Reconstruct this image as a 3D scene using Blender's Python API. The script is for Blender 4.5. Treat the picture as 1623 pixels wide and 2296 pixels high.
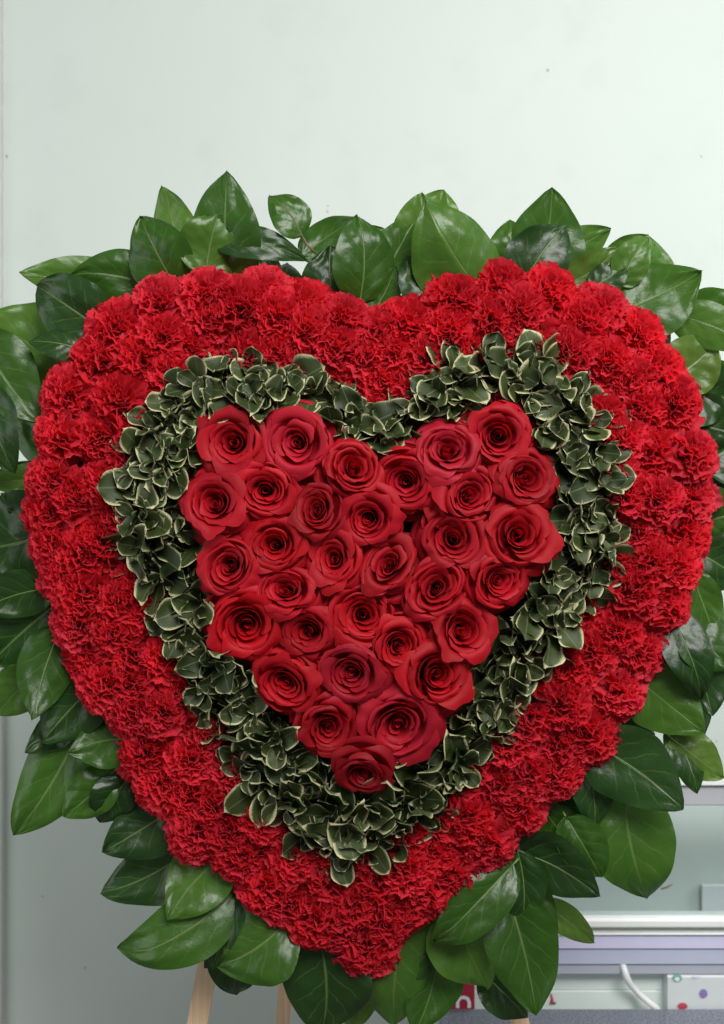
import bpy, math, random
from mathutils import Vector, Matrix, noise
rnd = random.Random(7)
C = bpy.context.scene.collection
scene = bpy.context.scene
for o in list(bpy.data.objects): bpy.data.objects.remove(o)

# ------------------------------------------------------------------ camera, light, exposure
DIST = 0.95                      # camera to the flower plane, metres
S = 0.0004                       # metres per plan pixel on the flower plane (plan is 1623 x 2296)
CX, CY = 811.5, 1148.0
cam_d = bpy.data.cameras.new('camera'); cam = bpy.data.objects.new('camera', cam_d); C.objects.link(cam)
cam.location = (0, -DIST, 0); cam.rotation_euler = (math.radians(90), 0, 0)
cam_d.sensor_fit = 'VERTICAL'; cam_d.angle = 2*math.atan(CY*S/DIST); cam_d.clip_start = .02; cam_d.clip_end = 60
scene.camera = cam
cam_d.dof.use_dof = True; cam_d.dof.focus_distance = DIST-.04; cam_d.dof.aperture_fstop = 4.8
scene.view_settings.view_transform = 'Standard'; scene.view_settings.look = 'None'
scene.view_settings.exposure = 0.0; scene.view_settings.gamma = 1
w = bpy.data.worlds.new('World'); scene.world = w; w.use_nodes = True
w.node_tree.nodes['Background'].inputs[0].default_value = (.95, .97, .97, 1)
w.node_tree.nodes['Background'].inputs[1].default_value = .15
def area(name, loc, target, size, power, col, size_y=None):
    l = bpy.data.lights.new(name, 'AREA'); l.energy = power; l.color = col
    l.shape = 'RECTANGLE'; l.size = size; l.size_y = size_y or size
    o = bpy.data.objects.new(name, l); C.objects.link(o); o.location = loc
    o.rotation_euler = (Vector(target)-Vector(loc)).to_track_quat('-Z', 'Y').to_euler()
    return o
area('shop_window_light', (.55, -1.35, 1.12), (0, .1, -.08), 1.1, 54, (1, .985, .97), .8)
area('low_fill_light', (-1.35, -.45, -.05), (-.35, .6, -.5), 1.0, 8, (.98, 1, .99), 1.0)  # added fill lamp that lifts the lower-left wall, no window there
area('side_window_light', (1.45, .05, .45), (.25, .60, -.1), .6, 10, (.96, 1, .98), .8)

# ------------------------------------------------------------------ helpers
def P(px, py, y=0.0):
    f = (DIST+y)/DIST
    return Vector(((px-CX)*S*f, y, (CY-py)*S*f))
def tag(o, label=None, cat=None, group=None, kind=None):
    if label: o['label'] = label
    if cat: o['category'] = cat
    if group: o['group'] = group
    if kind: o['kind'] = kind
    return o
def link(name, me, parent=None):
    o = bpy.data.objects.new(name, me); C.objects.link(o)
    if parent is not None: o.parent = parent
    return o
def mesh(name, V, F, mat=None, smooth=True, uvs=None):
    me = bpy.data.meshes.new(name); me.from_pydata(V, [], F)
    if mat: me.materials.append(mat)
    if uvs is not None:
        l = me.uv_layers.new(name='uv')
        for lp in me.loops: l.data[lp.index].uv = uvs[lp.vertex_index]
    if smooth: me.polygons.foreach_set('use_smooth', [True]*len(me.polygons))
    me.update(); return me
def empty(name, mat4):
    o = bpy.data.objects.new(name, None); C.objects.link(o)
    o.empty_display_size = .01; o.matrix_world = mat4; return o
def frame(axis, roll, loc, scale=(1, 1, 1)):
    q = Vector(axis).normalized().to_track_quat('Z', 'Y').to_matrix().to_4x4()
    return Matrix.Translation(loc) @ q @ Matrix.Rotation(roll, 4, 'Z') @ Matrix.Diagonal((*scale, 1))
def grid_faces(nu, nv, off=0):
    return [(off+j*(nu+1)+i, off+j*(nu+1)+i+1, off+(j+1)*(nu+1)+i+1, off+(j+1)*(nu+1)+i) for j in range(nv) for i in range(nu)]
def box_vf(x0, x1, y0, y1, z0, z1, b=.0):
    """a box with chamfered edges along its length"""
    V = []
    for x in (x0, x1):
        V += [(x, y0+b, z0), (x, y1-b, z0), (x, y1, z0+b), (x, y1, z1-b), (x, y1-b, z1), (x, y0+b, z1), (x, y0, z1-b), (x, y0, z0+b)]
    F = [tuple(range(7, -1, -1)), tuple(range(8, 16))]
    F += [(i, (i+1) % 8, 8+(i+1) % 8, 8+i) for i in range(8)]
    return V, F
def tube(pts, rad, n=8):
    V, F = [], []
    for k, p in enumerate(pts):
        p = Vector(p); a = Vector(pts[max(k-1, 0)]); b = Vector(pts[min(k+1, len(pts)-1)])
        t = (b-a).normalized(); sx = t.cross(Vector((.13, .98, .1))).normalized(); sy = t.cross(sx)
        r = rad[k] if isinstance(rad, (list, tuple)) else rad
        for i in range(n):
            q = 2*math.pi*i/n; V.append(tuple(p+sx*r*math.cos(q)+sy*r*math.sin(q)))
    for k in range(len(pts)-1):
        for i in range(n): F.append((k*n+i, k*n+(i+1) % n, (k+1)*n+(i+1) % n, (k+1)*n+i))
    F += [tuple(range(n-1, -1, -1)), tuple(range(len(V)-n, len(V)))]
    return V, F
def sstep(a, b, x):
    t = min(1, max(0, (x-a)/(b-a))); return t*t*(3-2*t)

# ------------------------------------------------------------------ materials
class N:
    def __init__(s, name):
        s.m = bpy.data.materials.new(name); s.m.use_nodes = True; s.t = s.m.node_tree
        s.t.nodes.clear(); s.out = s.t.nodes.new('ShaderNodeOutputMaterial')
    def n(s, typ, **kw):
        x = s.t.nodes.new('ShaderNode'+typ)
        for k, v in kw.items(): setattr(x, k, v)
        return x
    def l(s, a, b): s.t.links.new(a, b)
    def setin(s, sock, v):
        if hasattr(v, 'is_output'): s.l(v, sock)
        elif isinstance(v, tuple) and len(v) == 3 and sock.type == 'RGBA': sock.default_value = (*v, 1)
        else: sock.default_value = v
    def math(s, op, a, b=0.0, c=None):
        x = s.n('Math', operation=op); s.setin(x.inputs[0], a); s.setin(x.inputs[1], b)
        if c is not None: s.setin(x.inputs[2], c)
        return x.outputs[0]
    def mix(s, f, a, b, blend='MIX'):
        x = s.n('Mix', data_type='RGBA', blend_type=blend)
        s.setin(x.inputs[0], f); s.setin(x.inputs[6], a); s.setin(x.inputs[7], b); return x.outputs[2]
    def ramp(s, f, a, b):      # smooth 0..1
        x = s.n('MapRange', interpolation_type='SMOOTHSTEP'); s.setin(x.inputs[0], f)
        x.inputs[1].default_value = a; x.inputs[2].default_value = b; return x.outputs[0]
    def noise(s, scale, detail=3, vec=None, rough=.5):
        x = s.n('TexNoise'); x.inputs['Scale'].default_value = scale; x.inputs['Detail'].default_value = detail
        x.inputs['Roughness'].default_value = rough
        if vec is not None: s.l(vec, x.inputs['Vector'])
        return x.outputs[0]
    def bsdf(s, **kw):
        x = s.n('BsdfPrincipled')
        for k, v in kw.items(): s.setin(x.inputs[k.replace('_', ' ')], v)
        return x
    def bump(s, h, strength, dist=.001):
        x = s.n('Bump'); x.inputs['Strength'].default_value = strength; x.inputs['Distance'].default_value = dist
        s.l(h, x.inputs['Height']); return x.outputs[0]
    def finish(s, sh): s.l(sh, s.out.inputs[0]); return s.m
    def thin(s, b, col, f):    # a leaf or petal lets some light through
        t = s.n('BsdfTranslucent'); s.setin(t.inputs[0], col)
        m = s.n('MixShader'); m.inputs[0].default_value = f
        s.l(b.outputs[0], m.inputs[1]); s.l(t.outputs[0], m.inputs[2]); return s.finish(m.outputs[0])

def petal_mat(name, c0, c1, trans, tf, rough, sheen, nscale, bump):
    a = N(name); oi = a.n('ObjectInfo'); tc = a.n('TexCoord')
    nz = a.noise(nscale, 4, tc.outputs['Object'], .6)
    f = a.math('ADD', a.math('MULTIPLY', oi.outputs['Random'], .5), a.math('MULTIPLY', nz, .55))
    col = a.mix(f, c0, c1)
    uv = a.n('SeparateXYZ'); a.l(tc.outputs['UV'], uv.inputs[0])
    mp = a.n('Mapping'); mp.inputs['Scale'].default_value = (34, 2.2, 1); a.l(tc.outputs['UV'], mp.inputs[0])
    streak = a.noise(1.0, 3, mp.outputs[0], .6)
    col = a.mix(a.math('MULTIPLY', streak, .35), col, tuple(x*.45 for x in c0))
    col = a.mix(1.0, col, oi.outputs['Color'], 'MULTIPLY')
    b = a.bsdf(Base_Color=col, Roughness=rough, Sheen_Weight=sheen, Sheen_Roughness=.45, Sheen_Tint=(1, .25, .35), Specular_IOR_Level=.2)
    a.l(a.bump(a.math('ADD', streak, nz), bump, .0006), b.inputs['Normal'])
    return a.thin(b, trans, tf)
M = {}
M['rose'] = petal_mat('rose_petal', (.28, .003, .008), (.58, .008, .019), (.82, .006, .013), .28, .52, .05, 160, .25)
M['carn'] = petal_mat('carnation_petal', (.54, .014, .028), (.82, .040, .068), (.94, .022, .040), .46, .45, .26, 220, .35)

def salal_mat(name, dark, light, back):
    a = N(name); tc = a.n('TexCoord'); oi = a.n('ObjectInfo'); geo = a.n('NewGeometry')
    uv = a.n('SeparateXYZ'); a.l(tc.outputs['UV'], uv.inputs[0])
    dn = a.noise(90, 2, tc.outputs['Object']); 
    av = a.math('ABSOLUTE', a.math('MULTIPLY', a.math('SUBTRACT', uv.outputs[0], .5), 2))
    q = a.math('MULTIPLY', a.math('SUBTRACT', uv.outputs[1], a.math('MULTIPLY', a.math('POWER', av, .8), .34)), 5.2)
    q = a.math('ADD', q, a.math('MULTIPLY', a.math('SUBTRACT', dn, .5), .45))
    q = a.math('ADD', q, a.math('MULTIPLY', a.math('GREATER_THAN', uv.outputs[0], .5), .42))
    d = a.math('PINGPONG', q, .5)                                    # 0 on a side vein, .5 between two
    vein = a.math('MULTIPLY', a.math('SUBTRACT', 1, a.ramp(d, .0, .07)), a.math('SUBTRACT', 1, a.ramp(av, .45, .95)))
    mid = a.math('SUBTRACT', 1, a.ramp(av, .012, .05))
    vm = a.math('MAXIMUM', a.math('MULTIPLY', vein, .55), mid)
    big = a.noise(26, 3, tc.outputs['Object'])
    f = a.math('ADD', a.math('MULTIPLY', oi.outputs['Random'], .55), a.math('MULTIPLY', a.math('SUBTRACT', big, .25), .8))
    col = a.mix(f, dark, light)
    col = a.mix(a.math('MULTIPLY', vm, .45), col, (.16, .23, .06))
    spots = a.ramp(a.noise(140, 2, tc.outputs['Object']), .70, .78)
    col = a.mix(a.math('MULTIPLY', spots, .25), col, (.10, .07, .02))
    col = a.mix(geo.outputs['Backfacing'], col, back)
    rough = a.math('ADD', a.math('MULTIPLY', a.noise(60, 3, tc.outputs['Object']), .26), .21)
    b = a.bsdf(Base_Color=col, Roughness=rough, Specular_IOR_Level=.36)
    fine = a.noise(420, 3, tc.outputs['Object'])
    h = a.math('ADD', a.math('MULTIPLY', a.ramp(d, 0, .5), .35), a.math('ADD', a.math('MULTIPLY', dn, 1.1), a.math('ADD', a.math('MULTIPLY', fine, .12), a.math('MULTIPLY', a.noise(190, 2, tc.outputs['Object']), .45))))
    h = a.math('SUBTRACT', h, a.math('MULTIPLY', mid, .5))
    a.l(a.bump(h, .42, .0014), b.inputs['Normal'])
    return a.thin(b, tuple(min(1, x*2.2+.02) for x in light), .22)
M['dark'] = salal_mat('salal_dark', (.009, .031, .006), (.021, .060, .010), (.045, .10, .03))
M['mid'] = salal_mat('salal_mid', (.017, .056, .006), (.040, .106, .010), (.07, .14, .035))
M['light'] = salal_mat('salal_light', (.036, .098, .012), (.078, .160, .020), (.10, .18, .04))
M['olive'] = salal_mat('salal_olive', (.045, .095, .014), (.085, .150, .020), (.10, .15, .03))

a = N('midrib'); b = a.bsdf(Base_Color=(.10, .17, .045), Roughness=.4); M['midrib'] = a.finish(b.outputs[0])
a = N('stem'); b = a.bsdf(Base_Color=(.13, .085, .045), Roughness=.55); M['stem'] = a.finish(b.outputs[0])

def pitto_mat():
    a = N('variegated_leaf'); tc = a.n('TexCoord'); oi = a.n('ObjectInfo'); geo = a.n('NewGeometry')
    uv = a.n('SeparateXYZ'); a.l(tc.outputs['UV'], uv.inputs[0])
    av = a.math('ABSOLUTE', a.math('MULTIPLY', a.math('SUBTRACT', uv.outputs[0], .5), 2))
    tip = a.ramp(uv.outputs[1], .80, 1.0)
    e = a.math('MAXIMUM', a.math('POWER', av, 1.3), a.math('MULTIPLY', tip, .97))
    mp = a.n('Mapping'); a.l(tc.outputs['Object'], mp.inputs[0]); cb = a.n('CombineXYZ')
    a.l(a.math('MULTIPLY', oi.outputs['Random'], 31), cb.inputs[0]); a.l(cb.outputs[0], mp.inputs['Location'])
    nz = a.noise(330, 4, mp.outputs[0], .65); nb = a.noise(90, 2, mp.outputs[0])
    th = a.math('ADD', e, a.math('ADD', a.math('MULTIPLY', a.math('SUBTRACT', nz, .5), .50), a.math('MULTIPLY', a.math('SUBTRACT', nb, .5), .62)))
    th = a.math('ADD', th, a.math('MULTIPLY', a.math('SUBTRACT', uv.outputs[1], .62), .38))
    th = a.math('ADD', th, a.math('MULTIPLY', a.math('SUBTRACT', oi.outputs['Random'], .62), .22))
    cream = a.ramp(th, .80, .92)
    f = a.math('ADD', a.math('MULTIPLY', oi.outputs['Random'], .7), a.math('MULTIPLY', nb, .4))
    green = a.mix(f, (.010, .019, .005), (.050, .070, .018))
    vein = a.math('SUBTRACT', 1, a.ramp(av, .02, .07))
    green = a.mix(a.math('MULTIPLY', vein, .4), green, (.16, .2, .11))
    pale = a.ramp(th, .5, .78)
    green = a.mix(a.math('MULTIPLY', pale, .5), green, (.055, .082, .026))
    crm = a.mix(nb, (.36, .34, .15), (.60, .58, .36))
    col = a.mix(cream, green, crm)
    col = a.mix(a.math('MULTIPLY', geo.outputs['Backfacing'], .4), col, (.08, .11, .05))
    b = a.bsdf(Base_Color=col, Roughness=.45, Specular_IOR_Level=.3)
    a.l(a.bump(a.math('ADD', nz, nb), .25, .0008), b.inputs['Normal'])
    return a.thin(b, col, .07)
M['pitto'] = pitto_mat()

a = N('floral_foam'); tc = a.n('TexCoord')
b = a.bsdf(Base_Color=a.mix(a.noise(200, 4, tc.outputs['Object']), (.010, .020, .010), (.03, .05, .022)), Roughness=.95)
a.l(a.bump(a.noise(900, 3, tc.outputs['Object']), .8, .002), b.inputs['Normal']); M['foam'] = a.finish(b.outputs[0])

a = N('mint_wall_paint'); tc = a.n('TexCoord')
big = a.noise(1.6, 3, tc.outputs['Object']); fine = a.noise(420, 4, tc.outputs['Object'], .6); mid_ = a.noise(14, 4, tc.outputs['Object'])
col = a.mix(a.ramp(big, .3, .7), (.510, .572, .530), (.540, .597, .560))
col = a.mix(a.math('MULTIPLY', a.ramp(mid_, .50, .8), .35), col, (.465, .52, .485))
col = a.mix(a.math('MULTIPLY', a.ramp(a.noise(55, 2, tc.outputs['Object']), .76, .80), .35), col, (.35, .38, .34))
b = a.bsdf(Base_Color=col, Roughness=.6, Specular_IOR_Level=.3)
a.l(a.bump(a.math('ADD', fine, a.math('MULTIPLY', mid_, 2.5)), .10, .002), b.inputs['Normal']); M['wall'] = a.finish(b.outputs[0])

def plain(name, c, rough=.5, metal=0.0, var=.12, scale=40, spec=.5, bump=0):
    a = N(name); tc = a.n('TexCoord'); nz = a.noise(scale, 4, tc.outputs['Object'], .6)
    col = a.mix(nz, tuple(x*(1-var) for x in c), tuple(min(1, x*(1+var)) for x in c))
    b = a.bsdf(Base_Color=col, Roughness=rough, Metallic=metal, Specular_IOR_Level=spec)
    if bump: a.l(a.bump(nz, bump, .001), b.inputs['Normal'])
    return a.finish(b.outputs[0])
def wood_mat(name, c0, c1):
    a = N(name); tc = a.n('TexCoord'); mp = a.n('Mapping'); mp.inputs['Scale'].default_value = (260, 260, 6); a.l(tc.outputs['Object'], mp.inputs[0])
    g = a.noise(1, 4, mp.outputs[0], .65); k = a.noise(9, 2, tc.outputs['Object'])
    col = a.mix(a.ramp(g, .3, .7), c0, c1); col = a.mix(a.math('MULTIPLY', k, .3), col, tuple(x*.7 for x in c0))
    b = a.bsdf(Base_Color=col, Roughness=.5); a.l(a.bump(g, .2, .0008), b.inputs['Normal']); return a.finish(b.outputs[0])
M['wood'] = wood_mat('easel_pine', (.66, .43, .27), (.82, .60, .42))
M['peg'] = wood_mat('easel_peg_wood', (.12, .05, .03), (.2, .09, .05))
M['trim'] = plain('trim_paint', (.50, .52, .49), .5)
M['bracket'] = plain('dark_bracket', (.03, .03, .028), .5)
M['white'] = plain('white_frame', (.80, .82, .80), .35, var=.03)
M['alu'] = plain('grey_aluminium', (.47, .48, .51), .4, .1, .04)
M['lilac'] = plain('lilac_fascia', (.62, .60, .80), .4, var=.05)
M['blue'] = plain('blue_grey_fascia', (.46, .50, .62), .45, var=.05)
M['grey'] = plain('grey_shadow_and_cabinet', (.40, .43, .49), .5, var=.06)
M['cream'] = plain('cream_channel', (.50, .52, .47), .5, var=.05)
M['panel'] = plain('mint_panel', (.78, .88, .83), .5, var=.03)
M['reflection'] = plain('pale_reflection', (.60, .64, .63), .5, var=.03)
M['cable'] = plain('white_cable', (.72, .73, .72), .4, var=.03)
M['red'] = plain('red_card', (.36, .015, .035), .45, var=.08)
M['print_white'] = plain('white_print', (.72, .74, .80), .5, var=.02)
M['box'] = plain('pale_box', (.62, .66, .66), .35, var=.06)
M['dot_green'] = plain('green_print', (.18, .42, .30), .5); M['dot_red'] = plain('red_print', (.45, .06, .10), .5); M['dot_violet'] = plain('violet_print', (.24, .18, .42), .5)
M['chip'] = plain('bare_plaster', (.24, .24, .21), .8)
a = N('speckled_counter'); tc = a.n('TexCoord')
sp = a.noise(420, 3, tc.outputs['Object'], .7); col = a.mix(a.ramp(sp, .42, .62), (.10, .115, .145), (.27, .29, .34))
b = a.bsdf(Base_Color=col, Roughness=.45); a.l(a.bump(sp, .3, .001), b.inputs['Normal']); M['counter'] = a.finish(b.outputs[0])
a = N('tinted_glass'); t = a.n('BsdfTransparent'); t.inputs[0].default_value = (.95, .975, .98, 1)
g = a.n('BsdfGlossy'); g.inputs[0].default_value = (.9, .95, 1, 1); g.inputs[1].default_value = .06
fr = a.n('Fresnel'); fr.inputs[0].default_value = 1.35; mx = a.n('MixShader'); a.l(fr.outputs[0], mx.inputs[0]); a.l(t.outputs[0], mx.inputs[1]); a.l(g.outputs[0], mx.inputs[2])
M['glass'] = a.finish(mx.outputs[0])

# ------------------------------------------------------------------ the wall and what stands before it
WALL_Y = .60
wall = link('wall', mesh('wall', *box_vf(-.56, 1.6, WALL_Y, WALL_Y+.1, -1.6, 1.5), M['wall'], False)); tag(wall, 'pale mint green painted wall behind the heart', kind='structure')
V, F = box_vf(-.62, -.545, WALL_Y-.012, WALL_Y+.02, -1.6, 1.5, .003)
trim = link('wall_trim', mesh('wall_trim', V, F, M['trim'], False)); tag(trim, kind='structure')
trim.location.x = P(1.5, 0, WALL_Y-.012).x+.545
for (px, py, r, st) in ((1228, 157, 3.2, 1.5), (735, 461, 2.4, 1), (734, 474, 2.6, 1.2), (15, 350, 3, 1.6), (190, 2170, 2.5, 1.3), (330, 2080, 2, 1), (95, 2010, 3, .6), (1607, 1662, 2, 1.5), (1573, 350, 1.6, 2)):
    p = P(px, py, WALL_Y-.0008); n = 9; r *= S*1.1
    V = [(p.x+r*(1+.35*rnd.uniform(-1, 1))*math.cos(k*2*math.pi/n), p.y, p.z+st*r*(1+.35*rnd.uniform(-1, 1))*math.sin(k*2*math.pi/n)) for k in range(n)]
    V += [(v[0], v[1]+.0012, v[2]) for v in V]
    F = [tuple(range(n))]+[(i, i+n, (i+1) % n+n, (i+1) % n) for i in range(n)]
    link('chip', mesh('chip', V, F, M['chip'], False), wall)

CY0 = .40      # front of the glass case
def slab(name, parent, mat, px0, px1, py0, py1, y, depth, bev=.001):
    p0 = P(px0, py1, y); p1 = P(px1, py0, y)
    return link(name, mesh(name, *box_vf(p0.x, p1.x, y, y+depth, p0.z, p1.z, bev), M[mat], False), parent)
XL, XR = 1035, 1990
case = empty('display_case', Matrix.Translation((0, 0, 0)))
tag(case, 'glass fronted display case with white and lilac rails behind the leaves', 'display case')
slab('top_ledge', case, 'white', XL, XR, 1745, 1762, CY0-.006, .03)
slab('top_rail', case, 'alu', XL, XR, 1762.8, 1806, CY0, .016)
slab('pane', case, 'glass', XL, XR, 1806.5, 2060, CY0+.006, .005, 0)
slab('white_rail', case, 'white', XL, XR, 2060.5, 2083, CY0-.006, .03, .003)
slab('channel', case, 'cream', XL, XR, 2083.5, 2093, CY0+.004, .018)
slab('rail_lip', case, 'white', XL, XR, 2093.4, 2097.5, CY0-.004, .03)
slab('fascia_and_shade', case, 'lilac', XL, XR, 2098, 2128, CY0, .02)
slab('fascia_and_shade', case, 'blue', XL, XR, 2129.5, 2163, CY0+.003, .02)
slab('fascia_and_shade', case, 'grey', XL, XR, 2163.5, 2185, CY0+.006, .02)  # shadow below the fascias, built as a grey strip
slab('back_panel', case, 'panel', XL, XR, 2221.5, 2330, CY0+.0268, .004)
slab('back_panel', case, 'panel', XL, XR, 2150, 2220.5, CY0+.0272, .004)
slab('reflection_patch', case, 'reflection', 1574.5, XR, 1985, 2200, WALL_Y-.012, .008)  # pale slab standing in for a reflection in the glass
counter = empty('counter', Matrix.Translation((0, 0, 0)))
tag(counter, 'grey speckled counter top under the glass case', 'counter')
pz = P(0, 2262, CY0).z; px_ = P(985, 0, CY0).x
link('counter_top', mesh('counter_top', *box_vf(px_, px_+1.0, CY0-.10, CY0, pz-.03, pz, .001), M['counter'], False), counter)
link('cabinet', mesh('cabinet', *box_vf(px_+.01, px_+1.0, CY0-.09, CY0-.002, pz-.6, pz-.0305, .001), M['grey'], False), counter)
# white cable
pts = [P(1225, 2150, CY0+.03), P(1403, 2186, CY0-.002), P(1412, 2206, CY0+.004), P(1432, 2228, CY0+.01), P(1455, 2248, CY0+.0), P(1470, 2259, CY0+.003), P(1482, 2275, CY0+.004)]
pts = [P(1392, 2150, CY0+.012)]+pts[1:]
V, F = tube(pts, .0042, 10); tag(link('cable', mesh('cable', V, F, M['cable'])), 'white cable hanging down to the grey counter below the case', 'cable')
# printed box
bx_ = empty('storage_box', Matrix.Translation((0, 0, 0))); tag(bx_, 'pale storage box with floral print beside the white cable on counter', 'box')
slab('body', bx_, 'box', 1497, 1720, 2188, 2300, CY0+.004, .022, .002)
def disc(name, parent, mat, px, py, rx, ry, y):
    p = P(px, py, y); n = 14
    V = [(p.x+rx*S*math.cos(k*2*math.pi/n)*(1+.1*math.sin(3*k)), p.y, p.z+ry*S*math.sin(k*2*math.pi/n)) for k in range(n)]+[(p.x, p.y-.0004, p.z)]
    link(name, mesh(name, V, [(i, (i+1) % n, n) for i in range(n)], M[mat], False), parent)
for q in (('dot_green', 1518, 2193, 16, 13), ('dot_red', 1530, 2256, 16, 11), ('dot_violet', 1577, 2228, 13, 15), ('print_white', 1518, 2196, 8, 7), ('print_white', 1560, 2190, 12, 6)):
    disc('print', bx_, *q, CY0+.0032-(.0005 if q[0] == 'print_white' else 0))
card = empty('red_sign', Matrix.Translation((0, 0, 0))); tag(card, 'red card with part of a white letter standing on the grey counter', 'sign')
slab('board', card, 'red', 1006, 1064, 2205, 2263, CY0-.012, .004, 0)
cs = [P(1026, 2260, CY0-.0132), P(1026, 2246, CY0-.0132), P(1031, 2238, CY0-.0132), P(1040, 2236, CY0-.0132), P(1048, 2239, CY0-.0132), P(1052, 2247, CY0-.0132), P(1052, 2260, CY0-.0132)]
V, F = [], []
for k, q in enumerate(cs):
    a_ = cs[max(k-1, 0)]; b_ = cs[min(k+1, len(cs)-1)]; t = (b_-a_).normalized(); nn = Vector((-t.z, 0, t.x))*.0022
    V += [tuple(q-nn), tuple(q+nn)]
F = [(2*k, 2*k+1, 2*k+3, 2*k+2) for k in range(len(cs)-1)]
link('letter', mesh('letter', V, F, M['print_white'], False), card)
V, F = tube([P(1235, 2229, CY0+.0255), P(1238, 2240, CY0+.0255), P(1236, 2247, CY0+.0255), P(1246, 2250, CY0+.0255)], [.0012, .0016, .003, .001], 6)
tag(link('petal_scrap', mesh('petal_scrap', V, F, M['dot_red'])), 'tiny red scrap stuck to the panel under the glass case', 'scrap')
V, F = tube([P(1481, 1993, CY0), P(1495, 1990, CY0-.001), P(1507, 1983, CY0-.001)], [.0008, .0013, .0007], 6)
tag(link('twig', mesh('twig', V, F, M['stem'])), 'tiny dry twig clinging to the glass case beside broad leaf', 'twig')

# ------------------------------------------------------------------ easel
easel = empty('easel', Matrix.Translation((0, .06, 0)))
tag(easel, 'pale pine display easel with thin legs holding up the heart', 'easel')
def beam(name, top, bot, w, d, mat, parent):
    top, bot = Vector(top), Vector(bot); ax = (bot-top); L = ax.length
    V, F = box_vf(-L/2, L/2, -d/2, d/2, -w/2, w/2, .0012)
    q = ax.to_track_quat('X', 'Y').to_matrix().to_4x4(); m = Matrix.Translation((top+bot)/2-Vector((0, .06, 0))) @ q
    me = mesh(name, [tuple(m @ Vector(v)) for v in V], F, M[mat], False); return link(name, me, parent)
def at(px, py, y): return P(px, py, y)
def leg(x0, y0, x1, y1, y, wpx, d, mat='wood'):
    a0, a1 = at(x0, y0, y), at(x1, y1, y); e = a1+(a1-a0)*2.2
    # cross section: width runs along x
    hw = wpx*S/2; V = []; 
    for p in (a0, e):
        for (sx, sy) in ((-1, -1), (1, -1), (1, 1), (-1, 1)): V.append((p.x+sx*hw, p.y+sy*d/2-.06, p.z))
    F = [(0, 1, 2, 3), (7, 6, 5, 4)]+[(i, i+4, (i+1) % 4+4, (i+1) % 4) for i in range(4)]
    return link('leg', mesh('leg', V, F, M[mat], False), easel)
leg(482, 2075, 443, 2296, .055, 48, .012)
leg(1130, 2150, 1167, 2296, .055, 44, .012)
leg(648, 2130, 634, 2296, .15, 38, .012)
V, F = tube([at(478, 2090, .047), at(492, 2000, .047), at(520, 1880, .047)], .004, 10)
link('peg', mesh('peg', [(x, y-.06, z) for x, y, z in V], F, M['peg']), easel)
p = at(488, 2152, .04); link('bracket', mesh('bracket', *box_vf(p.x-.012, p.x+.008, p.y-.066, p.y-.055, p.z-.006, p.z+.006, .001), M['bracket'], False), easel)
p0, p1 = at(500, 2020, .06), at(1120, 2020, .06)
link('crossbar', mesh('crossbar', *box_vf(p0.x, p1.x, -.0, .012, p0.z-.012, p0.z+.012, .001), M['wood'], False), easel)

# ------------------------------------------------------------------ outlines of the heart, in plan pixels
OUT = [(450,636),(576,631),(666,666),(766,695),(345,666),(250,716),(205,791),(126,880),(104,977),(94,1067),(89,1145),(92,1222),(114,1297),(144,1400),(186,1490),(211,1550),(274,1618),(318,1712),(355,1765),(400,1800),(435,1888),(528,1953),(590,2018),(652,2050),(712,2088),(768,2112),(815,2150),(862,2100),(905,2058),(955,2030),(1008,1995),(1105,1923),(1172,1843),(1265,1758),(1332,1658),(1396,1567),(1451,1465),(1510,1345),(1541,1275),(1561,1200),(1566,1115),(1576,1010),(1541,896),(1486,811),(1451,736),(1361,672),(1250,640),(1130,632),(1022,650),(920,705),(845,720)]
PITT = [(855,905),(945,868),(1030,800),(1130,768),(1230,805),(1325,860),(1375,960),(1395,1080),(1400,1200),(1365,1300),(1300,1390),(1215,1480),(1190,1600),(1070,1720),(1030,1780),(960,1850),(855,1930),(745,1945),(680,1880),(560,1780),(470,1660),(425,1570),(375,1450),(335,1330),(285,1245),(262,1160),(268,1080),(290,965),(355,870),(440,810),(520,785),(650,825),(740,845),(800,905)]
ROSE_EDGE = [(445,965),(520,930),(660,930),(745,985),(850,1010),(945,970),(1060,915),(1180,920),(1250,1030),(1240,1220),(1185,1340),(1095,1415),(1035,1565),(955,1680),(870,1790),(755,1790),(660,1690),(565,1560),(490,1430),(445,1270),(412,1130)]
OUT_ORDER = [OUT[i] for i in (0,1,2,3)]
def inside(pt, poly):
    x, y = pt; r = False; j = len(poly)-1
    for i in range(len(poly)):
        xi, yi = poly[i]; xj, yj = poly[j]
        if (yi > y) != (yj > y) and x < (xj-xi)*(y-yi)/(yj-yi)+xi: r = not r
        j = i
    return r
def dist_poly(pt, poly):
    best = 1e9; p = Vector(pt)
    for i in range(len(poly)):
        a_, b_ = Vector(poly[i-1]), Vector(poly[i]); t = max(0, min(1, (p-a_).dot(b_-a_)/((b_-a_).length_squared+1e-9)))
        best = min(best, (p-(a_+(b_-a_)*t)).length)
    return best
HC = Vector((815, 1300))
def outward(px, py):
    d = Vector((px, py))-HC
    if py < 950 and 600 < px < 1010: d = Vector(((px-815)*.15, -300))
    d.normalize(); return Vector((d.x, 0, -d.y))
def clock(px, py, c=(815, 1330)):
    ang = math.degrees(math.atan2(px-c[0], c[1]-py)) % 360
    return ang
HOURS = ['twelve', 'one', 'two', 'three', 'four', 'five', 'six', 'seven', 'eight', 'nine', 'ten', 'eleven']
ORD = ['first', 'second', 'third', 'fourth', 'fifth', 'sixth', 'seventh', 'eighth', 'ninth', 'tenth', 'eleventh', 'twelfth']
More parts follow.
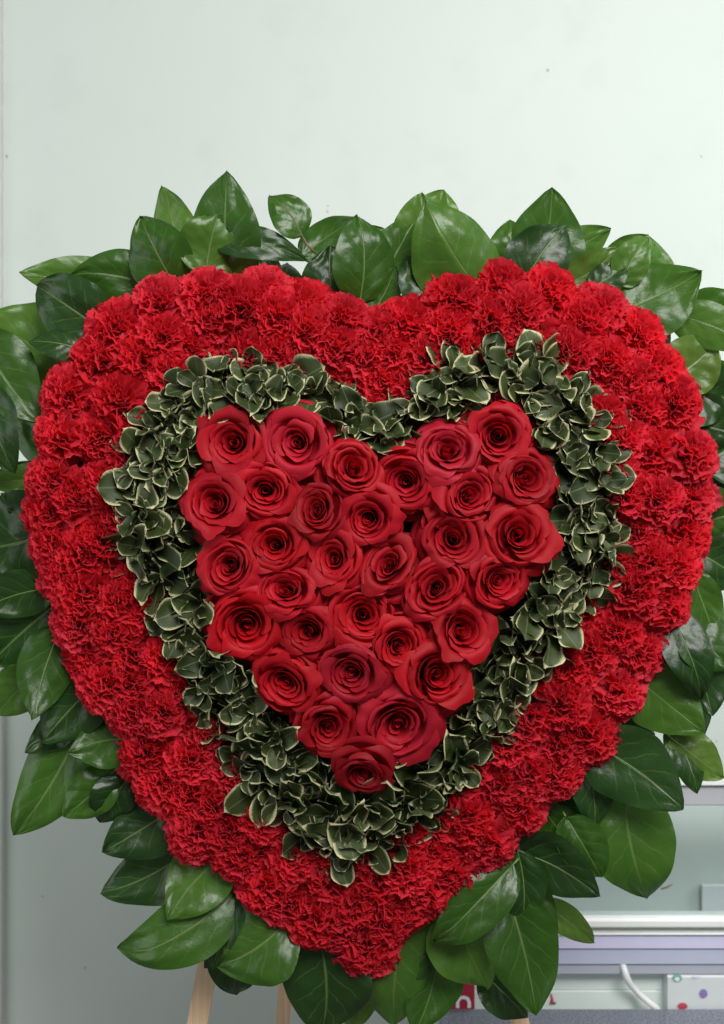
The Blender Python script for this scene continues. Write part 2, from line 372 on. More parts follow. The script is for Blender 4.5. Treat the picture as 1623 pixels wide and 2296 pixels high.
def clock_names(pts, c):
    """for every point: (hour word, ordinal within that hour, clockwise)"""
    a_ = sorted(range(len(pts)), key=lambda i: clock(*pts[i], c)); cnt = {}; res = {}
    for i in a_:
        h = int(clock(*pts[i], c)//30); cnt[h] = cnt.get(h, 0)+1; res[i] = (HOURS[h], ORD[cnt[h]-1])
    return res

# foam base
ring = sorted(OUT, key=lambda p: clock(p[0], p[1], (815, 1250)))
n = len(ring); V = []
for (yy, k) in ((.030, .97), (.004, .97), (-.006, .94)):
    for (x, y) in ring: V.append(tuple(P(815+(x-815)*k, 1250+(y-1250)*k, yy)))
F = [(i, (i+1) % n, n+(i+1) % n, n+i) for i in range(n)]+[(n+i, n+(i+1) % n, 2*n+(i+1) % n, 2*n+i) for i in range(n)]
F += [tuple(range(2*n, 3*n)), tuple(range(n-1, -1, -1))]
tag(link('foam_heart', mesh('foam_heart', V, F, M['foam'], False)), 'dark green heart-shaped foam base that shows only in gaps between flowers', 'floral foam')

# ------------------------------------------------------------------ roses
def rose_petal(r, ztop, half, ph, reflex, drop, lean, tipk, seed, flat=0.0, ov=(0, 0)):
    nu, nv = 14, 14; V, uv = [], []; o = Vector((seed*3.7, seed*1.3, 0))
    for j in range(nv+1):
        t0 = (j/nv)**.85
        for i in range(nu+1):
            u = 2*i/nu-1
            vm = 1-.22*abs(u)**3.2+.05*tipk*(1-abs(u))**2+.035*noise.noise(Vector((u*2.1, seed, .3)))
            t = t0*vm
            wd = .45+.55*sstep(0, .55, t)
            phi = ph+u*half*wd
            rb = .10+.25*r
            rho = rb+(r-rb)*sstep(0, .72, t)*(1+lean*t)
            rho *= 1+.085*u+.06*noise.noise(Vector((u*1.4, t*1.2, seed*2.1)))
            rho *= 1+ov[0]*(1-r*.8)*math.cos(2*(phi-ov[1]))
            z = (ztop)*t
            k = max(0, (t-.70)/.30)
            edge = abs(u)**4
            rho += reflex*k*k*(1+.7*edge+.5*noise.noise(Vector((u*2.5, 7, seed))))
            z -= drop*k**3*(1+.4*edge)-.02*noise.noise(Vector((u*3, t*2, seed*1.7)))
            if flat: z -= flat*max(0, rho-.6)
            V.append((rho*math.cos(phi), rho*math.sin(phi), z)); uv.append((i/nu, j/nv))
    return mesh('petal', V, grid_faces(nu, nv), M['rose'], True, uv)
def rose_set(seed):
    r_ = random.Random(seed*13+5); out = []; k = seed*17
    depth = r_.uniform(-.26, -.02); opn = r_.uniform(.90, 1.14); ov = (r_.uniform(0, .17), r_.uniform(0, 3.14))
    hz = r_.choice([(3, 3, 4, 4, 5), (3, 3, 3, 4, 5), (2, 3, 4, 5, 5), (3, 4, 4, 4, 4)])
    # tight core: two rolled petals
    for (r, zt, hf) in ((.06*opn, .80, 2.9), (.125*opn, .84, 2.2)):
        out.append(rose_petal(r, zt+depth, hf, r_.uniform(0, 6.28), .015, .01, 0, .3, k, 0, ov)); k += 1
    whorls = ((hz[0], .205*opn, .86, 1.3, .05, .03, .02), (hz[1], .315*opn, .94, 1.3, .08, .06, .03), (hz[2], .44*opn**.6, 1.0, 1.05, .12, .10, .03),
              (hz[3], .575, 1.0, .98, .18, .17, .05), (hz[4], .70, .90, .86, .19, .22, .05), (4, .82, .62, .98, .15, .26, .06), (5, .98, .24, .85, .12, .12, .05))
    ph = r_.uniform(0, 6.28)
    for wi, (cnt, r, zt, hf, rf, dr, ln) in enumerate(whorls):
        ph += 6.28/cnt*.5+r_.uniform(-.3, .3)
        for q in range(cnt):
            jr = 1+r_.uniform(-.08, .08)
            out.append(rose_petal(r*jr, zt+depth*(1-wi/6)+r_.uniform(-.05, .045), hf*r_.uniform(.88, 1.1), ph+6.283*q/cnt+r_.uniform(-.18, .18),
                rf*r_.uniform(.4, 1.7), dr*r_.uniform(.5, 1.5), ln, .3+1.5*(wi > 2)*r_.random(), k, 0, ov)); k += 1
    return out
ROSE_SETS = [rose_set(i+1) for i in range(16)]
# x, y, radius, squash, squash angle, label
ROSES = [
 (513,990,77,.95,.4,'wide red rose at the upper corner of inner heart, opposite lobe from darkest-cored rose'),
 (659,990,76,.95,0,'pinkish red rose with pale reflexed outer petals, first lobe beside the green notch'),
 (795,1045,64,.92,0,'small red rose tucked directly beneath the notch of the inner heart'),
 (906,1082,73,.97,.2,'red rose with crumpled split centre just below the inner heart notch'),
 (1006,1006,68,.95,0,'pale-lipped red rose at notch side of the lobe nearer the bright wall'),
 (1120,976,70,1,0,'red rose with dark hollow ring around its button core, top of its lobe'),
 (1187,1072,66,.97,0,'red rose under the dark-ringed top rose, touching green at the heart side'),
 (1060,1107,68,.94,.6,'red rose with loose crescent petal, between split-centre rose and side row'),
 (475,1125,73,.97,0,'big round red rose sticking farthest into the greenery at the shaded side'),
 (592,1100,70,.95,.5,'red rose with a folded petal tip poking inside its dark cup'),
 (706,1142,61,.92,.4,'half hidden small red rose below the pinkish rose and the notch rose'),
 (822,1166,64,.96,0,'neat spiral red rose below the split-centre rose, near middle of heart'),
 (1166,1197,76,1,0,'fully open many-ringed red rose at the brighter side edge, largest in its column'),
 (1018,1207,70,.97,.9,'red rose with a bright folded core, diagonal neighbour of the many-ringed rose'),
 (505,1273,66,.94,1.2,'egg-shaped red rose with small pale core at shaded side edge'),
 (612,1222,66,.94,.3,'red rose with dark hollow cup directly below the folded-tip rose'),
 (742,1250,64,.9,1.57,'tall oval red rose with closed spiral in the middle of the heart'),
 (872,1264,71,.72,.7,'slanted heart-shaped red rose with long diagonal slit core at centre'),
 (979,1317,75,.84,.5,'broad red rose tipped upward, below the bright folded-core rose'),
 (1130,1302,69,.9,.2,'red rose with spread outer petals under the many-ringed side rose'),
 (643,1322,69,.74,.2,'flattened wide red rose squeezed under the dark hollow cup rose'),
 (553,1407,76,1,0,'large red rose with fine concentric swirl at lower shaded edge'),
 (685,1420,62,.95,.8,'dark-cored red rose between the fine swirl rose and the central wide rose'),
 (818,1378,74,.88,.4,'wide red rose right in the heart middle with many thin inner folds'),
 (1044,1413,72,.97,2.2,'red rose with dark comma-shaped swirl at the lower bright edge'),
 (903,1447,69,.8,.9,'slanting red rose partly covered by the comma-swirl rose'),
 (635,1540,71,.94,2.3,'red rose hanging over the greenery below the fine swirl rose'),
 (783,1516,70,.98,0,'pale many-folded red rose with two inner lobes in its lower-middle core'),
 (984,1520,80,.86,.3,'broad red rose at the lower bright edge above the largest rose'),
 (735,1640,63,.95,.2,'dark red rose beside the largest rose near the heart tip'),
 (892,1640,85,.97,.1,'largest fully open red rose near the lower tip of inner heart'),
 (812,1750,60,.9,.3,'lowest red rose at the very tip, shaded and tilted downward'),
]
for i, (x, y, R, sq, sa, lab) in enumerate(ROSES):
    R_ = R*S*1.08
    out = outward(x, y)*.10*min(1, (Vector((x, y))-HC).length/300)
    ax = Vector((rnd.uniform(-.20, .20), -1, rnd.uniform(-.18, .16)))+out
    if i == 31: ax += Vector((0, 0, -.3))
    if i in (17, 18, 20): ax += Vector((0, 0, .22))
    ax.normalize()
    dome = .010*(1-min(1, (Vector((x, y))-Vector((830, 1290))).length/520)**2)
    top = P(x, y, -.060-dome-.004*rnd.random())
    base = top-ax*R_*.9
    mw = frame(ax, 0, base) @ Matrix.Rotation(sa, 4, 'Z') @ Matrix.Diagonal((R_, R_*sq, R_, 1)) @ Matrix.Rotation(rnd.uniform(0, 6.28), 4, 'Z')
    r0 = empty('rose', Matrix.Translation(base)); tag(r0, lab, 'rose', 'red roses filling the inner heart')
    inv = r0.matrix_world.inverted()
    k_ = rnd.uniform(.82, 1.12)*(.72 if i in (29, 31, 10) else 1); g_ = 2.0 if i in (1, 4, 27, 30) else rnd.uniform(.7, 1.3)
    for me in ROSE_SETS[i % 16]:
        c = link('petal', me, r0); c.color = (k_, k_*g_, k_*g_, 1); c.matrix_local = Matrix.Translation(-base) @ mw

# ------------------------------------------------------------------ carnations
def carn_petal(el, az, Lp, spread, seed, nu=22, nv=6, arch=.0):
    """one fan petal with a ruffled, finely toothed rim; el = elevation, az = compass direction"""
    V, uv = [], []; r_ = random.Random(seed)
    kw = r_.uniform(1.2, 2.2); p1 = r_.uniform(0, 6.28); p2 = r_.uniform(0, 6.28); fold = r_.uniform(-.25, .25); tw = r_.uniform(-.6, .6)
    ce, se = math.cos(el), math.sin(el); ca, sa = math.cos(az), math.sin(az); cr, sr = math.cos(tw), math.sin(tw)
    for j in range(nv+1):
        t = j/nv
        for i in range(nu+1):
            u = 2*i/nu-1
            ln = t*(1-.10*u*u+(.018 if i % 2 else -.018)*(t == 1)+.07*noise.noise(Vector((u*3, seed*1.7, 0)))*t)*Lp
            an = u*spread*(.25+.75*sstep(.1, .7, t))
            x = ln*math.cos(an); y = ln*math.sin(an)
            z = Lp*t**2*(.125*math.sin(kw*math.pi*u+p1)+.05*math.sin(2.7*kw*math.pi*u+p2)+.14*noise.noise(Vector((u*1.5, t*2, seed))))
            z += fold*abs(y)-arch*Lp*t**3
            y, z = y*cr-z*sr, y*sr+z*cr
            x, z = x*ce-z*se, x*se+z*ce
            V.append((x*ca-y*sa, x*sa+y*ca, z)); uv.append((i/nu, t))
    return V, grid_faces(nu, nv), uv
def carn_set(seed):
    r_ = random.Random(seed*31); guards = []; V, F, U = [], [], []
    k = seed*100
    ph = r_.uniform(0, 6.28)
    for q in range(8):
        v, f, u = carn_petal(r_.uniform(.38, .58), ph+q*6.283/8+r_.uniform(-.2, .2), r_.uniform(1.05, 1.2), .56, k, 24, 7, .22); k += 1
        guards.append(mesh('petal', v, f, M['carn'], True, u))
    for (cnt, el, Lp, sp_) in ((9, .68, 1.08, .55), (11, .88, 1.04, .52), (11, 1.08, 1.0, .48), (9, 1.28, .98, .45), (5, 1.48, .96, .45)):
        ph += r_.uniform(.2, .6)
        for q in range(cnt):
            v, f, u = carn_petal(el+r_.uniform(-.14, .14), ph+q*6.283/cnt+r_.uniform(-.35, .35), Lp*r_.uniform(.9, 1.08), sp_, k, 18, 5, r_.uniform(0, .15)); k += 1
            off = len(V); V += v; U += u; F += [tuple(off+a_ for a_ in ff) for ff in f]
    return guards, mesh('ruffle', V, F, M['carn'], True, U)
CARN = [carn_set(i+1) for i in range(10)]
# inner ones are packed into what the outer ring leaves free
pts = [(float(x), float(y), 'outer') for x, y in OUT]
OUTLINE = sorted(OUT, key=lambda p: clock(p[0], p[1], (815, 1150)))
cand = []
for x in range(60, 1600, 9):
    for y in range(600, 2170, 9):
        if inside((x, y), OUTLINE) and (not inside((x, y), PITT) or dist_poly((x, y), PITT) < 6):
            cand.append((x+rnd.uniform(-4, 4), y+rnd.uniform(-4, 4)))
while True:
    best, bs = None, 1e9
    for c in cand:
        dm = min((c[0]-p[0])**2+(c[1]-p[1])**2 for p in pts)
        if dm < 72**2: continue
        if dm < bs: best, bs = c, dm
    if best is None: break
    pts.append((best[0], best[1], 'inner'))
    cand = [c for c in cand if (c[0]-best[0])**2+(c[1]-best[1])**2 > 40**2]
for row in ('outer', 'inner'):
    sel = [p for p in pts if p[2] == row]; nm = clock_names([(p[0], p[1]) for p in sel], (815, 1330))
    for i, (x, y, _) in enumerate(sel):
        R_ = (70 if row == 'outer' else 66)*S*rnd.uniform(.93, 1.08)
        o = outward(x, y)
        dp = dist_poly((x, y), PITT)
        ax = Vector((0, -1, 0))+o*((.5 if row == 'outer' else .12)+rnd.uniform(-.12, .15))+Vector((rnd.uniform(-.18, .18), 0, rnd.uniform(-.18, .18)))
        ax.normalize()
        top = P(x, y, (-.020 if row == 'outer' else -.029)-.007*rnd.random())
        base = top-ax*R_*.75
        r0 = empty('carnation', frame(ax, rnd.uniform(0, 6.28), base, (R_, R_, R_*rnd.uniform(.85, 1.05))))
        h, od = nm[i]
        tag(r0, f"ruffled red carnation in the {'outer rim' if row=='outer' else 'inner band'}, {od} clockwise after {h} o'clock on the heart", 'carnation', 'red carnations around the heart')
        g, ru = CARN[rnd.randrange(10)]
        k_ = rnd.uniform(.86, 1.1); g_ = rnd.uniform(.7, 1.4)
        for me in g: link('petal', me, r0).color = (k_, k_*g_, k_*g_, 1)
        c = link('ruffle', ru, r0); tag(c, kind='stuff'); c.color = (k_, k_*g_, k_*g_, 1)

# ------------------------------------------------------------------ variegated greenery
def pitto_leaf(seed, L=1.0, W=.64):
    r_ = random.Random(seed); nu, nv = 8, 12; V, uv = [], []
    cup = r_.uniform(.0, .34); bend = r_.uniform(-.42, .12); wa = r_.uniform(.02, .11); wf = r_.uniform(1.3, 2.4); p1 = r_.uniform(0, 6.28); p2 = r_.uniform(0, 6.28); tw = r_.uniform(-.3, .3)
    W *= r_.uniform(.85, 1.2)
    for j in range(nv+1):
        v = j/nv; f = max(0, math.sin(math.pi*min(1, v**1.45)))**.62*W/2
        f = max(f, .018*(1-v))
        for i in range(nu+1):
            u = 2*i/nu-1
            x = v*L-(.02*abs(u)**2 if v > .9 else 0); y = u*f
            z = cup*u*u*f*1.6+bend*v*v*.6+abs(u)**1.5*wa*math.sin(wf*6.283*v+(p1 if u > 0 else p2))*min(1, v*2)
            a_ = tw*v*u; z += a_*f
            V.append((x, y, z)); uv.append((i/nu, v))
    return mesh('leaf', V, [f[::-1] for f in grid_faces(nu, nv)], M['pitto'], True, uv)
PL = [pitto_leaf(50+i) for i in range(16)]
STEM_ME = mesh('stem', *tube([(0, 0, -.9), (0.02, 0, -.3), (0, 0, .15)], [.05, .05, .03], 6), M['stem'])
sp = []
def walk(poly, step, off):
    res = []; carry = 0
    for i in range(len(poly)):
        a_, b_ = Vector(poly[i]), Vector(poly[(i+1) % len(poly)]); d = (b_-a_).length; t = (b_-a_)/d; nrm = Vector((t.y, -t.x))
        k = carry
        while k < d: res.append(a_+t*k+nrm*off); k += step
        carry = k-d
    return res
for p in walk(PITT, 74, 0):
    t = HC.lerp(p, 1); o = outward(p.x, p.y); q = (p.x-o.x*46, p.y+o.z*46)
    if min([(Vector(q)-Vector(s[:2])).length for s in sp], default=1e9) > 48: sp.append((q[0], q[1], 'outer'))
for p in walk(ROSE_EDGE, 84, 0):
    o = outward(p.x, p.y); q = (p.x+o.x*26, p.y-o.z*26)
    if min([(Vector(q)-Vector(s[:2])).length for s in sp], default=1e9) > 46 and inside(q, PITT): sp.append((q[0], q[1], 'inner'))
for x in range(250, 1420, 12):          # and whatever room the two rows leave between them
    for y in range(760, 1960, 12):
        if inside((x, y), PITT) and dist_poly((x, y), PITT) > 40 and min(math.hypot(x-q_[0], y-q_[1])-q_[2] for q_ in ROSES) > 4 and (not inside((x, y), ROSE_EDGE) or dist_poly((x, y), ROSE_EDGE) < 30) and min((x-s[0])**2+(y-s[1])**2 for s in sp) > 50**2:
            sp.append((x+rnd.uniform(-5, 5), y+rnd.uniform(-5, 5), 'inner'))
for row in ('outer', 'inner'):
    sel = [s for s in sp if s[2] == row]; nm = clock_names([(s[0], s[1]) for s in sel], (815, 1300))
    for i, (x, y, _) in enumerate(sel):
        o = outward(x, y)
        lean = (.55 if row == 'outer' else .32)
        ax = Vector((0, -1, 0))+o*lean+Vector((rnd.uniform(-.25, .25), 0, rnd.uniform(-.3, .15)))
        base = P(x, y, (-.025 if row == 'outer' else -.027)+rnd.uniform(-.009, .006))-o*.004
        r0 = empty('pittosporum_sprig', frame(ax, rnd.uniform(0, 6.28), base))
        h, od = nm[i]
        tag(r0, f"cream-edged green leaf sprig {'bordering the carnations' if row=='outer' else 'hugging the roses'}, {od} clockwise after {h} o'clock", 'leaf sprig', 'variegated sprigs round the roses')
        Ls = S*(rnd.uniform(92, 122) if row == 'outer' else rnd.uniform(100, 128))
        k = 0
        for (cnt, el, ln, up) in ((6, .26, 1.0, .0), (3, .80, .80, .06), (2, 1.1, .55, .12)):
            a0 = rnd.uniform(0, 6.28)
            for q in range(cnt):
                el_ = el+rnd.uniform(-.2, .2); an = a0+q*6.283/cnt+rnd.uniform(-.25, .25)
                l_ = Ls*ln*rnd.uniform(.8, 1.12)
                m = Matrix.Translation((0, 0, up*Ls)) @ Matrix.Rotation(an, 4, 'Z') @ Matrix.Rotation(-el_, 4, 'Y') @ Matrix.Rotation(rnd.uniform(-.35, .35), 4, 'X') @ Matrix.Diagonal((l_, l_, l_, 1))
                tw_ = r0.matrix_world @ m @ Vector((.92, 0, 0)); f_ = DIST/(DIST+tw_.y)
                tpx = (CX+tw_.x*f_/S, CY-tw_.z*f_/S)
                if min(math.hypot(tpx[0]-q_[0], tpx[1]-q_[1])-q_[2]*.9 for q_ in ROSES) < 0 or (inside(tpx, ROSE_EDGE) and dist_poly(tpx, ROSE_EDGE) > 40): continue
                c = link('leaf', PL[rnd.randrange(16)], r0); c.matrix_local = m
        c = link('stem', STEM_ME, r0); c.matrix_local = Matrix.Diagonal((Ls*.35, Ls*.35, Ls*.3, 1))

# ------------------------------------------------------------------ broad salal leaves
TILE = {'A': (0, 550), 'B': (1327, 550), 'C': (0, 1600), 'D': (1327, 1600), 'E': (0, 2608), 'F': (1327, 2608)}
def tp(t, x, y):
    ox, oy = TILE[t]; return ((ox+x*.8195)/1.6371, (oy+y*.8195)/1.6371)
def salal(b, t, wpx, mat, y, seed, label, fold=None, bend=None, side=None, roll=None, lean=None, blunt=0, petiole=0, ext=.16):
    r_ = random.Random(seed)
    fold = r_.uniform(.02, .34) if fold is None else fold; bend = r_.uniform(-.16, .16) if bend is None else bend
    side = r_.uniform(-.07, .07) if side is None else side; roll = r_.uniform(-.42, .42) if roll is None else roll
    lean = r_.uniform(-.18, .34) if lean is None else lean
    if ext: b = (b[0]-(t[0]-b[0])*ext, b[1]-(t[1]-b[1])*ext); wpx *= 1.17
    curl = r_.uniform(-.3, .7)
    L0 = (P(*t, y)-P(*b, y)).length
    B, T = P(*b, y), P(*t, y-(lean-.32*curl)*L0); d = T-B; d.y = 0; L = d.length; ex = d.normalized(); ez = Vector((0, -1, 0)); ey = ez.cross(ex)
    hw = wpx*.5006*S*(DIST+y)/DIST/2
    nu, nv = 16, 22; V, uv = [], []
    wv1, wv2 = r_.uniform(0, 6.28), r_.uniform(0, 6.28); wa = r_.uniform(.04, .13)
    def spine(v): return ex*(L*v)+ey*(side*L*4*v*(1-v))+ez*(bend*L*(4*v*(1-v))+lean*L*v-curl*L*max(0, v-.6)**2*2)
    for j in range(nv+1):
        v = j/nv
        f = max(0, math.sin(math.pi*min(1, v**(.70+.1*blunt))))**(.72-.2*blunt)
        f *= 1-.10*sstep(.75, 1, v)
        for i in range(nu+1):
            u = 2*i/nu-1; lat = u*hw*f
            z = fold*abs(u)*hw*f+roll*lat-.12*hw*u*u*f
            z += hw*wa*abs(u)**2*math.sin(9*v+(wv1 if u > 0 else wv2))
            z += hw*.012*math.sin((v-.28*abs(u))*5.2*6.283+1.5)*min(1, abs(u)*3)*(1-v)
            z += hw*(.16*noise.noise(Vector((v*2.6, u*1.2, seed*.37)))+.06*noise.noise(Vector((v*7, u*3.5, seed*.61))))*min(1, abs(u)*2.5)
            x_in = -.045*L*(1-v)**4*abs(u)          # rounded shoulders at the base
            p = spine(v)+ey*lat+ez*z+ex*x_in
            p += ey*(.012*L*noise.noise(Vector((v*5, u, seed*.7)))*abs(u))
            V.append(tuple(p)); uv.append((i/nu, v))
    o = link('salal_leaf', mesh('salal_leaf', V, [f[::-1] for f in grid_faces(nu, nv)], M[mat], True, uv)); o.location = B
    tag(o, label, 'leaf', 'broad green leaves fringing the heart')
    ppts = [spine(k/10)+ez*(-.0002) for k in range(0, 11)]
    back = [-(ex*(.10+petiole)*L)+ey*(.0) - ez*.002, -(ex*(.05+petiole*.5)*L)+ey*petiole*.10*L]
    V, F = tube(back+ppts, [.0011, .0010]+[.0006*(1-.085*k)+.00008 for k in range(11)], 6)
    link('midrib', mesh('midrib', V, F, M['stem' if petiole else 'midrib']), o)
    return o
